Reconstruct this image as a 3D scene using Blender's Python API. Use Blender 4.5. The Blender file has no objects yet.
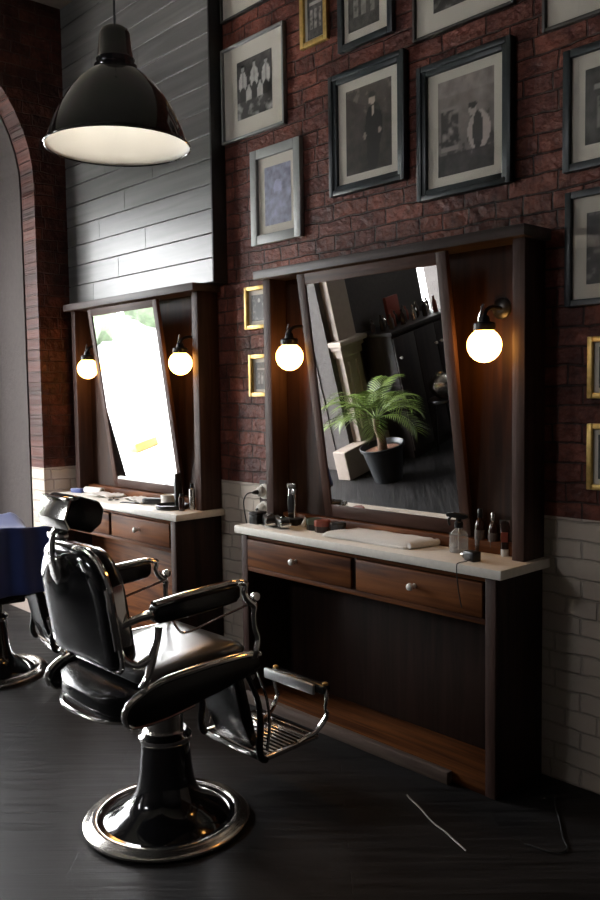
import bpy, bmesh, math, random
from mathutils import Vector, Matrix, noise
random.seed(7)
sc = bpy.context.scene
COL = sc.collection
PI = math.pi

# ------------------------------------------------------------------ camera
cam_d = bpy.data.cameras.new('camera'); cam = bpy.data.objects.new('camera', cam_d); COL.objects.link(cam)
cam_d.sensor_fit = 'VERTICAL'; cam_d.sensor_height = 36; cam_d.sensor_width = 24; cam_d.lens = 33.976
cam_d.clip_start = 0.05; cam_d.clip_end = 200
r_ = (0.67633405, 0.73644886, -0.01467405); u_ = (-0.0412721, 0.05777826, 0.99747596); f_ = (-0.73543788, 0.67402132, -0.0694722)
cam.matrix_world = Matrix(((r_[0], u_[0], -f_[0], 0.0), (r_[1], u_[1], -f_[1], -2.9789), (r_[2], u_[2], -f_[2], 1.6), (0, 0, 0, 1)))
sc.camera = cam
# ------------------------------------------------------------------ world, daylight, exposure
w = bpy.data.worlds.new('World'); sc.world = w; w.use_nodes = True
bg = w.node_tree.nodes['Background']; bg.inputs[0].default_value = (.97, .98, 1.0, 1); bg.inputs[1].default_value = 23.0
sc.view_settings.view_transform = 'Standard'; sc.view_settings.look = 'None'
sc.view_settings.exposure = 0.0; sc.view_settings.gamma = 1.0; sc.view_settings.use_curve_mapping = False
def portal(name, loc, rot, sx, sy):
    l = bpy.data.lights.new(name, 'AREA'); l.shape = 'RECTANGLE'; l.size = sx; l.size_y = sy
    l.cycles.is_portal = True
    o = bpy.data.objects.new(name, l); o.location = loc; o.rotation_euler = rot; COL.objects.link(o)
portal('portal_arch_window', (-6.66, -1.83, 1.64), (0, -PI/2, 0), 3.15, 1.82)
portal('portal_fill_window', (-4.2, -6.05, 3.25), (PI/2, 0, 0), 1.0, .7)  # sky portal of the added fill opening in the front wall
portal('portal_back_window', (-5.93, -4.95, 1.45), (0, -PI/2, 0), 2.5, 1.5)

# ------------------------------------------------------------------ material helpers
MATS = {}
def hexc(r, g, b): return (r, g, b, 1)
def new_mat(name):
    m = bpy.data.materials.new(name); m.use_nodes = True; MATS[name] = m
    nt = m.node_tree; return m, nt, nt.nodes['Principled BSDF']
def N(nt, t, **k):
    n = nt.nodes.new(t)
    for a, v in k.items(): setattr(n, a, v)
    return n
def plain(name, col, rough=.5, metal=0, spec=.5, bump=0, bscale=40, var=0, coat=0, sheen=0, stretch=(1, 1, 1)):
    """base colour with noise variation and fine noise bump"""
    m, nt, b = new_mat(name)
    b.inputs['Roughness'].default_value = rough; b.inputs['Metallic'].default_value = metal
    b.inputs['Specular IOR Level'].default_value = spec
    if coat: b.inputs['Coat Weight'].default_value = coat; b.inputs['Coat Roughness'].default_value = .06
    if sheen: b.inputs['Sheen Weight'].default_value = sheen
    tc = N(nt, 'ShaderNodeTexCoord'); mp = N(nt, 'ShaderNodeMapping'); mp.inputs['Scale'].default_value = stretch
    nt.links.new(tc.outputs['Object'], mp.inputs[0])
    nz = N(nt, 'ShaderNodeTexNoise'); nz.inputs['Scale'].default_value = bscale; nz.inputs['Detail'].default_value = 5
    nt.links.new(mp.outputs[0], nz.inputs['Vector'])
    cr = N(nt, 'ShaderNodeValToRGB')
    lo = tuple(c * (1 - var) for c in col[:3]) + (1,); hi = tuple(min(1, c * (1 + var)) for c in col[:3]) + (1,)
    cr.color_ramp.elements[0].position = .3; cr.color_ramp.elements[1].position = .7
    cr.color_ramp.elements[0].color = lo; cr.color_ramp.elements[1].color = hi
    nt.links.new(nz.outputs['Fac'], cr.inputs[0]); nt.links.new(cr.outputs[0], b.inputs['Base Color'])
    if bump:
        bp = N(nt, 'ShaderNodeBump'); bp.inputs['Strength'].default_value = bump; bp.inputs['Distance'].default_value = .01
        nt.links.new(nz.outputs['Fac'], bp.inputs['Height']); nt.links.new(bp.outputs[0], b.inputs['Normal'])
    return m
def wood(name, c1, c2, rough=.4, axis=0, scale=1.0, spec=.5, bump=.15):
    m, nt, b = new_mat(name)
    tc = N(nt, 'ShaderNodeTexCoord'); mp = N(nt, 'ShaderNodeMapping')
    s = [26, 26, 26]; s[axis] = 1.6
    mp.inputs['Scale'].default_value = [v * scale for v in s]
    nt.links.new(tc.outputs['Object'], mp.inputs[0])
    nz = N(nt, 'ShaderNodeTexNoise'); nz.inputs['Scale'].default_value = 1.0; nz.inputs['Detail'].default_value = 7; nz.inputs['Distortion'].default_value = .8
    nt.links.new(mp.outputs[0], nz.inputs['Vector'])
    cr = N(nt, 'ShaderNodeValToRGB'); cr.color_ramp.elements[0].position = .32; cr.color_ramp.elements[1].position = .68
    cr.color_ramp.elements[0].color = hexc(*c1); cr.color_ramp.elements[1].color = hexc(*c2)
    nt.links.new(nz.outputs['Fac'], cr.inputs[0]); nt.links.new(cr.outputs[0], b.inputs['Base Color'])
    b.inputs['Roughness'].default_value = rough; b.inputs['Specular IOR Level'].default_value = spec
    bp = N(nt, 'ShaderNodeBump'); bp.inputs['Strength'].default_value = bump; bp.inputs['Distance'].default_value = .004
    nt.links.new(nz.outputs['Fac'], bp.inputs['Height']); nt.links.new(bp.outputs[0], b.inputs['Normal'])
    return m
def emit(name, col, strength):
    m, nt, b = new_mat(name); b.inputs['Base Color'].default_value = hexc(*col)
    b.inputs['Emission Color'].default_value = hexc(*col); b.inputs['Emission Strength'].default_value = strength; return m

def brick_mat(name, axis, k=1.0):
    """old red brick above z=1.085, the same brick painted off-white below; axis = world axis running along the wall"""
    m, nt, b = new_mat(name)
    tc = N(nt, 'ShaderNodeTexCoord'); sp = N(nt, 'ShaderNodeSeparateXYZ'); nt.links.new(tc.outputs['Object'], sp.inputs[0])
    cb = N(nt, 'ShaderNodeCombineXYZ'); nt.links.new(sp.outputs[axis], cb.inputs[0]); nt.links.new(sp.outputs[2], cb.inputs[1])
    n1 = N(nt, 'ShaderNodeTexNoise'); n1.inputs['Scale'].default_value = 7; n1.inputs['Detail'].default_value = 4
    nt.links.new(cb.outputs[0], n1.inputs['Vector'])
    vs = N(nt, 'ShaderNodeVectorMath', operation='SUBTRACT'); vs.inputs[1].default_value = (.5, .5, .5); nt.links.new(n1.outputs['Color'], vs.inputs[0])
    vm = N(nt, 'ShaderNodeVectorMath', operation='SCALE'); vm.inputs['Scale'].default_value = .032; nt.links.new(vs.outputs[0], vm.inputs[0])
    va = N(nt, 'ShaderNodeVectorMath', operation='ADD'); nt.links.new(cb.outputs[0], va.inputs[0]); nt.links.new(vm.outputs[0], va.inputs[1])
    bt = N(nt, 'ShaderNodeTexBrick'); bt.inputs['Scale'].default_value = 1; bt.inputs['Brick Width'].default_value = .225; bt.inputs['Row Height'].default_value = .0765
    bt.inputs['Mortar Size'].default_value = .0055; bt.inputs['Mortar Smooth'].default_value = .6; bt.inputs['Bias'].default_value = -.1
    bt.offset = .5; bt.squash = .6; bt.squash_frequency = 3
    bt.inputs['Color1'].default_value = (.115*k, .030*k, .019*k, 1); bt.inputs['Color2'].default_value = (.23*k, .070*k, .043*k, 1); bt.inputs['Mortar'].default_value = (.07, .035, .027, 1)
    nt.links.new(va.outputs[0], bt.inputs['Vector'])
    # soot / pale efflorescence patches
    n2 = N(nt, 'ShaderNodeTexNoise'); n2.inputs['Scale'].default_value = 9; n2.inputs['Detail'].default_value = 8; n2.inputs['Roughness'].default_value = .7
    nt.links.new(cb.outputs[0], n2.inputs['Vector'])
    cr = N(nt, 'ShaderNodeValToRGB'); cr.color_ramp.elements[0].position = .35; cr.color_ramp.elements[0].color = (.38, .33, .33, 1)
    cr.color_ramp.elements[1].position = .7; cr.color_ramp.elements[1].color = (1.45, 1.45, 1.5, 1)
    nt.links.new(n2.outputs['Fac'], cr.inputs[0])
    mx = N(nt, 'ShaderNodeMix', data_type='RGBA', blend_type='MULTIPLY'); mx.inputs[0].default_value = 1
    nt.links.new(bt.outputs['Color'], mx.inputs[6]); nt.links.new(cr.outputs[0], mx.inputs[7])
    # painted dado
    bt2 = N(nt, 'ShaderNodeMix', data_type='RGBA'); gt = N(nt, 'ShaderNodeMath', operation='GREATER_THAN'); gt.inputs[1].default_value = 1.083
    nt.links.new(sp.outputs[2], gt.inputs[0]); nt.links.new(gt.outputs[0], bt2.inputs[0])
    pc = N(nt, 'ShaderNodeMix', data_type='RGBA'); pc.inputs[6].default_value = (.56, .48, .405, 1); pc.inputs[7].default_value = (.48, .41, .35, 1)
    nt.links.new(bt.outputs['Fac'], pc.inputs[0])
    nt.links.new(pc.outputs[2], bt2.inputs[6]); nt.links.new(mx.outputs[2], bt2.inputs[7])
    nt.links.new(bt2.outputs[2], b.inputs['Base Color'])
    rg = N(nt, 'ShaderNodeMapRange'); rg.inputs[3].default_value = .42; rg.inputs[4].default_value = .68; b.inputs['Specular IOR Level'].default_value = .32
    nt.links.new(n2.outputs['Fac'], rg.inputs[0]); nt.links.new(rg.outputs[0], b.inputs['Roughness'])
    # relief: joints + pitted faces
    n3 = N(nt, 'ShaderNodeTexNoise'); n3.inputs['Scale'].default_value = 26; n3.inputs['Detail'].default_value = 6
    nt.links.new(cb.outputs[0], n3.inputs['Vector'])
    ad = N(nt, 'ShaderNodeMath', operation='MULTIPLY_ADD'); ad.inputs[1].default_value = -1.0
    nt.links.new(bt.outputs['Fac'], ad.inputs[0])
    ns = N(nt, 'ShaderNodeMath', operation='MULTIPLY'); nt.links.new(n3.outputs['Fac'], ns.inputs[0])
    rr = N(nt, 'ShaderNodeMapRange'); rr.inputs[3].default_value = .3; rr.inputs[4].default_value = 1.7; nt.links.new(gt.outputs[0], rr.inputs[0]); nt.links.new(rr.outputs[0], ns.inputs[1])
    nt.links.new(ns.outputs[0], ad.inputs[2])
    bp = N(nt, 'ShaderNodeBump'); bp.inputs['Strength'].default_value = .9; bp.inputs['Distance'].default_value = .012
    nt.links.new(ad.outputs[0], bp.inputs['Height']); nt.links.new(bp.outputs[0], b.inputs['Normal'])
    return m

def floor_mat():
    m, nt, b = new_mat('dark_floorboards')
    tc = N(nt, 'ShaderNodeTexCoord'); mp = N(nt, 'ShaderNodeMapping'); mp.inputs['Rotation'].default_value = (0, 0, -math.radians(47))
    nt.links.new(tc.outputs['Object'], mp.inputs[0])
    bt = N(nt, 'ShaderNodeTexBrick'); bt.inputs['Scale'].default_value = 1; bt.inputs['Brick Width'].default_value = 1.5; bt.inputs['Row Height'].default_value = .14
    bt.inputs['Mortar Size'].default_value = .002; bt.inputs['Mortar Smooth'].default_value = .3; bt.offset = .37
    bt.inputs['Color1'].default_value = (.012, .011, .011, 1); bt.inputs['Color2'].default_value = (.021, .019, .0185, 1); bt.inputs['Mortar'].default_value = (.01, .009, .009, 1)
    nt.links.new(mp.outputs[0], bt.inputs['Vector'])
    m2 = N(nt, 'ShaderNodeMapping'); m2.inputs['Scale'].default_value = (1.2, 22, 1); nt.links.new(mp.outputs[0], m2.inputs[0])
    nz = N(nt, 'ShaderNodeTexNoise'); nz.inputs['Scale'].default_value = 1.6; nz.inputs['Detail'].default_value = 8; nz.inputs['Roughness'].default_value = .65
    nt.links.new(m2.outputs[0], nz.inputs['Vector'])
    mx = N(nt, 'ShaderNodeMix', data_type='RGBA', blend_type='MULTIPLY'); mx.inputs[0].default_value = 1
    cr = N(nt, 'ShaderNodeValToRGB'); cr.color_ramp.elements[0].position = .3; cr.color_ramp.elements[0].color = (.3, .3, .3, 1); cr.color_ramp.elements[1].position = .75; cr.color_ramp.elements[1].color = (1.5, 1.5, 1.5, 1)
    nt.links.new(nz.outputs['Fac'], cr.inputs[0]); nt.links.new(bt.outputs['Color'], mx.inputs[6]); nt.links.new(cr.outputs[0], mx.inputs[7])
    nt.links.new(mx.outputs[2], b.inputs['Base Color'])
    rg = N(nt, 'ShaderNodeMapRange'); rg.inputs[1].default_value = .3; rg.inputs[2].default_value = .7; rg.inputs[3].default_value = .36; rg.inputs[4].default_value = .66
    nt.links.new(nz.outputs['Fac'], rg.inputs[0]); nt.links.new(rg.outputs[0], b.inputs['Roughness'])
    b.inputs['Specular IOR Level'].default_value = .22
    ad = N(nt, 'ShaderNodeMath', operation='SUBTRACT'); nt.links.new(nz.outputs['Fac'], ad.inputs[0]); nt.links.new(bt.outputs['Fac'], ad.inputs[1])
    bp = N(nt, 'ShaderNodeBump'); bp.inputs['Strength'].default_value = .35; bp.inputs['Distance'].default_value = .004
    nt.links.new(ad.outputs[0], bp.inputs['Height']); nt.links.new(bp.outputs[0], b.inputs['Normal'])
    return m

M = {}
M['brick_x'] = brick_mat('old_red_brick', 0); M['brick_y'] = brick_mat('old_red_brick_shaded', 1, .45)  # brick_y is the same brick darkened, shading the pier through its colour
M['floor'] = floor_mat()
M['plank'] = wood('grey_cladding', (.085, .083, .08), (.16, .157, .15), rough=.34, axis=0, scale=.6, bump=.12, spec=.75)
M['plankside'] = plain('cladding_edge', (.02, .018, .018), .6)
M['ceiling'] = plain('ceiling_plaster', (.30, .27, .23), .9, bump=.2, bscale=20, var=.08)
M['plaster'] = plain('brown_plaster', (.048, .037, .033), .85, bump=.3, bscale=30, var=.1)
M['dkplaster'] = plain('dark_plaster', (.05, .043, .04), .85, bump=.3, bscale=30, var=.1)
M['cream'] = plain('cream_paint', (.30, .24, .20), .6, bump=.1, bscale=20, var=.06)
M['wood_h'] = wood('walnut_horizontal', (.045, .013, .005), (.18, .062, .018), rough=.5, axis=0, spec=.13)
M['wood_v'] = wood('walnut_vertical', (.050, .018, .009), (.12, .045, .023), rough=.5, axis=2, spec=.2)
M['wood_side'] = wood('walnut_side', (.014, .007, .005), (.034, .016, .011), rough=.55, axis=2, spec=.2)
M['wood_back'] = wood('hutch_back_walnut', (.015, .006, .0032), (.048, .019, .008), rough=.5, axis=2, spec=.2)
M['wood_y'] = wood('walnut_depth', (.045, .018, .010), (.12, .048, .026), rough=.45, axis=1)
M['frame_wood'] = wood('mirror_frame_walnut', (.036, .016, .011), (.08, .037, .025), rough=.48, axis=2, spec=.18)
M['shelf_wood'] = wood('grey_brown_shelf', (.04, .028, .025), (.08, .058, .052), rough=.42, axis=0, spec=.3)
M['counter'] = plain('pale_stone_counter', (.80, .76, .69), .42, var=.05, bscale=60, bump=.03)
M['mirror'] = plain('mirror_silver', (.92, .93, .93), .0, metal=1)
M['chrome'] = plain('chrome', (.78, .76, .73), .12, metal=1)
M['wornchrome'] = plain('worn_chrome', (.62, .59, .54), .22, metal=1, var=.15, bscale=60)
M['brass'] = plain('brass', (.75, .52, .22), .28, metal=1, var=.1)
M['gilt'] = plain('gilt_wood', (.62, .42, .13), .35, metal=.55, var=.2, bump=.1)
M['enamel'] = plain('black_enamel', (.008, .008, .009), .10, coat=.6)
M['leather'] = plain('black_leather', (.009, .009, .010), .22, bump=.03, bscale=120)
M['seatleather'] = plain('black_leather_seat', (.014, .014, .015), .30, bump=.05, bscale=7, coat=.1)
M['blackplastic'] = plain('black_plastic', (.012, .012, .013), .32)
M['rubber'] = plain('black_rubber', (.015, .015, .015), .6)
M['whiteplastic'] = plain('white_plastic', (.75, .72, .66), .35)
M['porcelain'] = plain('white_porcelain', (.85, .82, .76), .15, coat=.5)
M['white_enamel'] = plain('white_enamel', (.84, .82, .78), .45)
M['globe'] = emit('lit_opal_glass', (1.0, .48, .12), 17.0)
M['bulb'] = emit('lit_bulb', (1.0, .94, .83), 32.0)
M['frame_black'] = plain('black_green_frame', (.018, .026, .030), .35, var=.2)
M['frame_grey'] = plain('pale_grey_frame', (.36, .37, .36), .4, var=.05)
M['frame_silver'] = plain('thin_silver_frame', (.30, .30, .29), .35, var=.05)
M['frame_dark'] = plain('thin_dark_frame', (.04, .035, .03), .4)
M['mat'] = plain('cream_mount_board', (.74, .69, .60), .8, var=.03, bscale=200)
M['towel'] = plain('white_towel', (.90, .88, .84), .95, bump=.9, bscale=260, var=.05, sheen=.3)
M['cape'] = plain('blue_cape', (.016, .04, .20), .55, var=.12, bscale=6, sheen=.3)
M['red'] = plain('red_tin', (.22, .045, .028), .4)
M['green'] = plain('green_tin', (.045, .065, .04), .4)
M['amber'] = plain('dark_brown_bottle', (.03, .012, .008), .12, coat=.5)
M['label_dk'] = plain('dark_label', (.10, .08, .07), .5, var=.3, bscale=80)
M['leaf'] = plain('palm_leaf', (.15, .22, .04), .45, var=.25, bscale=8)
M['trunk'] = plain('palm_trunk', (.13, .075, .04), .8, bump=.6, bscale=40, var=.3)
M['soil'] = plain('clay_pebbles', (.22, .10, .06), .9, bump=.8, bscale=60, var=.35)
M['pot'] = plain('black_pot', (.018, .02, .022), .38)
M['pave'] = plain('pale_pavement', (.62, .62, .60), .8, var=.05, bscale=3)
M['hedge'] = plain('hedge_leaves', (.11, .15, .09), .7, bump=1, bscale=4, var=.4)
M['yellow'] = plain('yellow_paint', (.16, .10, .014), .5)
M['cabinet'] = wood('black_cabinet', (.012, .009, .008), (.03, .02, .017), rough=.5, axis=2)
M['orange'] = plain('wooden_brush', (.35, .16, .05), .5)
def glass_mat(name, tint=(1, 1, 1), refl=.5):
    m, nt, b = new_mat(name); nt.nodes.remove(b)
    out = nt.nodes['Material Output']; t = N(nt, 'ShaderNodeBsdfTransparent'); t.inputs[0].default_value = hexc(*tint)
    g = N(nt, 'ShaderNodeBsdfGlossy'); g.inputs['Roughness'].default_value = .02
    fr = N(nt, 'ShaderNodeLayerWeight'); fr.inputs[0].default_value = .5; mx = N(nt, 'ShaderNodeMixShader')
    pw = N(nt, 'ShaderNodeMath', operation='POWER'); pw.inputs[1].default_value = 5; nt.links.new(fr.outputs['Facing'], pw.inputs[0])
    ml = N(nt, 'ShaderNodeMath', operation='MULTIPLY_ADD'); ml.inputs[1].default_value = .9 * refl * 2; ml.inputs[2].default_value = .04 * refl * 2
    nt.links.new(pw.outputs[0], ml.inputs[0]); nt.links.new(ml.outputs[0], mx.inputs[0]); nt.links.new(t.outputs[0], mx.inputs[1]); nt.links.new(g.outputs[0], mx.inputs[2]); nt.links.new(mx.outputs[0], out.inputs[0])
    return m
M['glass'] = glass_mat('window_glass'); M['picglass'] = glass_mat('picture_glass', refl=.5)
M['clear'] = plain('clear_bottle', (.55, .55, .53), .12); M['clear'].node_tree.nodes['Principled BSDF'].inputs['Alpha'].default_value = .28

# ------------------------------------------------------------------ mesh helpers
class B:
    def __init__(s): s.bm = bmesh.new(); s.slots = []
    def _merge(s, o, mi=0):
        o.faces.ensure_lookup_table()
        mp = {v: s.bm.verts.new(v.co) for v in o.verts}
        for f in o.faces:
            try:
                nf = s.bm.faces.new([mp[v] for v in f.verts]); nf.material_index = f.material_index if mi is None else mi
            except ValueError: pass
        o.free(); return s
    def box(s, x0, x1, y0, y1, z0, z1, bev=.002, mi=0, rot=None, seg=2):
        o = bmesh.new(); bmesh.ops.create_cube(o, size=1)
        for v in o.verts: v.co = Vector(((x0+x1)/2 + v.co.x*(x1-x0), (y0+y1)/2 + v.co.y*(y1-y0), (z0+z1)/2 + v.co.z*(z1-z0)))
        if bev: bmesh.ops.bevel(o, geom=o.edges[:], offset=bev, segments=seg, affect='EDGES', profile=.5)
        if rot is not None: bmesh.ops.transform(o, matrix=rot, verts=o.verts)
        return s._merge(o, mi)
    def lathe(s, prof, c=(0, 0, 0), n=32, mi=0, rot=None, cap=True):
        o = bmesh.new(); rings = []
        for r, z in prof:
            rings.append([o.verts.new((r*math.cos(2*PI*i/n), r*math.sin(2*PI*i/n), z)) for i in range(n)] if r > 1e-6 else [o.verts.new((0, 0, z))])
        for a, b in zip(rings, rings[1:]):
            for i in range(n):
                j = (i+1) % n
                if len(a) == 1 and len(b) == 1: continue
                if len(a) == 1: o.faces.new((a[0], b[i], b[j]))
                elif len(b) == 1: o.faces.new((a[i], a[j], b[0]))
                else: o.faces.new((a[i], a[j], b[j], b[i]))
        if cap:
            for rg, fl in ((rings[0], True), (rings[-1], False)):
                if len(rg) > 1: o.faces.new(rg[::-1] if fl else rg)
        if rot is not None: bmesh.ops.transform(o, matrix=rot.to_4x4(), verts=o.verts)
        bmesh.ops.translate(o, vec=Vector(c), verts=o.verts)
        return s._merge(o, mi)
    def tube(s, pts, r, n=10, mi=0, flat=1.0, up=None, closed=False, smooth=True):
        """swept tube through pts; r a number or list; flat squashes along the side vector"""
        pts = [Vector(p) for p in pts]; rs = r if isinstance(r, (list, tuple)) else [r]*len(pts)
        if smooth and len(pts) > 2:
            np_, nr = [], []
            L = len(pts); rng = range(L if closed else L-1)
            for i in rng:
                g = lambda k: pts[k % L] if closed else pts[max(0, min(L-1, k))]
                p0, p1, p2, p3 = g(i-1), g(i), g(i+1), g(i+2); ra, rb = rs[i], rs[(i+1) % L]
                for t in (0, .25, .5, .75):
                    np_.append(.5*((2*p1)+(p2-p0)*t+(2*p0-5*p1+4*p2-p3)*t*t+(3*p1-p0-3*p2+p3)*t**3)); nr.append(ra+(rb-ra)*t)
            if not closed: np_.append(pts[-1]); nr.append(rs[-1])
            pts, rs = np_, nr
        rings = []; L = len(pts); prev = None
        for i, p in enumerate(pts):
            a = pts[(i-1) % L] if closed else pts[max(0, i-1)]; b = pts[(i+1) % L] if closed else pts[min(L-1, i+1)]
            t = (b-a).normalized()
            if up is not None: sd = t.cross(Vector(up))
            else:
                sd = prev - t*prev.dot(t) if prev is not None else t.cross(Vector((0, 0, 1)) if abs(t.z) < .9 else Vector((1, 0, 0)))
            sd.normalize(); prev = sd; q = t.cross(sd).normalized()
            rings.append([s.bm.verts.new(p + sd*(rs[i]*flat*math.cos(2*PI*k/n)) + q*(rs[i]*math.sin(2*PI*k/n))) for k in range(n)])
        for i in range(L if closed else L-1):
            a, b = rings[i], rings[(i+1) % L]
            for k in range(n):
                f = s.bm.faces.new((a[k], a[(k+1) % n], b[(k+1) % n], b[k])); f.material_index = mi
        if not closed:
            f = s.bm.faces.new(rings[0][::-1]); f.material_index = mi; f = s.bm.faces.new(rings[-1]); f.material_index = mi
        return s
    def loft(s, sections, mi=0, cap=True):
        rings = [[s.bm.verts.new(p) for p in sec] for sec in sections]; n = len(rings[0])
        for a, b in zip(rings, rings[1:]):
            for k in range(n):
                f = s.bm.faces.new((a[k], a[(k+1) % n], b[(k+1) % n], b[k])); f.material_index = mi
        if cap: s.bm.faces.new(rings[0][::-1]).material_index = mi; s.bm.faces.new(rings[-1]).material_index = mi
        return s
    def prism(s, poly, axis, a, b, bev=0, mi=0):
        """extrude a 2D outline along axis (0,1,2) from a to b"""
        o = bmesh.new()
        def P(u, v, w): return (w, u, v) if axis == 0 else ((u, w, v) if axis == 1 else (u, v, w))
        A = [o.verts.new(P(u, v, a)) for u, v in poly]; C = [o.verts.new(P(u, v, b)) for u, v in poly]; n = len(poly)
        o.faces.new(A); o.faces.new(C[::-1])
        for i in range(n): o.faces.new((A[i], C[i], C[(i+1) % n], A[(i+1) % n]))
        bmesh.ops.recalc_face_normals(o, faces=o.faces)
        if bev: bmesh.ops.bevel(o, geom=o.edges[:], offset=bev, segments=3, affect='EDGES', profile=.5)
        return s._merge(o, mi)
    def build(s, name, mats, parent=None, label=None, smooth=True, ang=35, loc=None, recalc=True):
        if recalc: bmesh.ops.recalc_face_normals(s.bm, faces=s.bm.faces)
        me = bpy.data.meshes.new(name); s.bm.to_mesh(me); s.bm.free()
        for mt in (mats if isinstance(mats, (list, tuple)) else [mats]): me.materials.append(mt)
        o = bpy.data.objects.new(name, me); COL.objects.link(o)
        if smooth:
            for p in me.polygons: p.use_smooth = True
            me.set_sharp_from_angle(angle=math.radians(ang))
        if parent: o.parent = parent
        if loc: o.location = loc
        if label: o['label'] = label
        return o
def tag(o, label, cat, group=None):
    o['label'] = label; o['category'] = cat
    if group: o['group'] = group
    return o
def thing(name, label, cat, loc=(0, 0, 0), rz=0, group=None):
    o = bpy.data.objects.new(name, None); COL.objects.link(o); o.location = loc; o.rotation_euler = (0, 0, rz); o.empty_display_size = .1
    return tag(o, label, cat, group)
def struct(o): o['kind'] = 'structure'; return o
def dup(root, loc, rz, label, group=None):
    def cp(o, par):
        c = o.copy(); COL.objects.link(c); c.parent = par
        for ch in [k for k in bpy.data.objects if k.parent == o]: cp(ch, c)
        return c
    r = cp(root, None); r.location = loc; r.rotation_euler = (0, 0, rz); r['label'] = label
    if group: r['group'] = group
    return r
def rrect(hx, hy, r, n=5):
    o = []
    for cx, cy, a0 in ((hx-r, hy-r, 0), (-hx+r, hy-r, PI/2), (-hx+r, -hy+r, PI), (hx-r, -hy+r, 1.5*PI)):
        for k in range(n+1): a = a0 + PI/2*k/n; o.append((cx+r*math.cos(a), cy+r*math.sin(a)))
    return o

# ================================================================== STRUCTURE
WY = .06
CE = 4.285
WX = -5.63
struct(B().box(-7.0, 1.6, -6.0, WY, -.06, 0, 0).build('floor', M['floor'], smooth=False))
struct(B().box(-7.0, 1.6, -6.0, WY+.2, CE, CE+.1, 0).build('ceiling', M['ceiling'], smooth=False))
struct(B().box(WX-1.3, 1.6, WY, WY+.2, -.06, CE, 0).build('wall_back', M['brick_x'], smooth=False))
struct(B().box(1.6, 1.8, -6.0, WY+.2, -.06, CE+.1, 0).build('wall_right', M['dkplaster'], smooth=False))
struct(B().box(-7.0, -4.7, -6.2, -6.0, -.06, CE+.1, 0).box(-3.7, 1.8, -6.2, -6.0, -.06, CE+.1, 0).box(-4.7, -3.7, -6.2, -6.0, -.06, 2.9, 0).box(-4.7, -3.7, -6.2, -6.0, 3.6, CE+.1, 0).build('wall_front', M['dkplaster'], smooth=False))
w3 = struct(B().box(-4.7, -4.64, -6.14, -6.08, 2.9, 3.6, .003).box(-3.76, -3.7, -6.14, -6.08, 2.9, 3.6, .003).box(-4.7, -3.7, -6.14, -6.08, 2.9, 2.96, .003).box(-4.7, -3.7, -6.14, -6.08, 3.54, 3.6, .003).build('added_fill_window', M['frame_dark']))  # window added high in the unseen front wall as fill light
B().box(-4.68, -3.72, -6.113, -6.107, 2.92, 3.58, 0).build('glass', M['glass'], w3, smooth=False)
# left wall: brick pier, arch opening, stretch behind the back bar, second window
A0, A1 = -.275, -2.74
yc, hw, zs, rz_ = (A0+A1)/2, (A0-A1)/2, 3.05, 1.1
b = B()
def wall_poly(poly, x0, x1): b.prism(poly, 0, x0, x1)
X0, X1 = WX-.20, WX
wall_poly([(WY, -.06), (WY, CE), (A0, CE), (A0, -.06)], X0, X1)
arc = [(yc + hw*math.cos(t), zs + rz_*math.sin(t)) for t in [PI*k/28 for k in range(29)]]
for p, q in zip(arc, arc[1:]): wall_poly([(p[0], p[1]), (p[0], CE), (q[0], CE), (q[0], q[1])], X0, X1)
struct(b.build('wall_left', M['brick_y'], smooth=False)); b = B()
wall_poly([(A1, -.06), (A1, CE), (-4.20, CE), (-4.20, -.06)], X0, X1)
wall_poly([(-4.20, 2.7), (-4.20, CE), (-5.7, CE), (-5.7, 2.7)], X0, X1)
wall_poly([(-4.20, -.06), (-4.20, .20), (-5.7, .20), (-5.7, -.06)], X0, X1)
wall_poly([(-5.7, -.06), (-5.7, CE), (-6.0, CE), (-6.0, -.06)], X0, X1)
struct(b.build('wall_rear', M['dkplaster'], smooth=False))
# plastered niche beyond the brick arch
b = B(); NX = -6.70
b.box(NX, X0, A0-.01, WY, -.06, CE, 0).box(NX, X0, A1-.2, A1+.01, -.06, CE, 0)
b.box(NX-.06, NX+.03, -.92, A0, -.06, CE, 0)  # jamb wall added to dim the pier reveal and the boards' left end
arc2 = [(yc + (hw-.01)*math.cos(t), zs + (rz_-.01)*math.sin(t)) for t in [PI*k/28 for k in range(29)]]
for p, q in zip(arc2, arc2[1:]): b.prism([(p[0], p[1]), (p[0], CE), (q[0], CE), (q[0], q[1])], 0, NX, X0)
struct(b.build('wall_niche', M['plaster'], smooth=False))
struct(B().box(NX, X0, A0-.022, A0-.01, 0, .09, .002).build('baseboard_niche', M['cream'], smooth=False))
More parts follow.
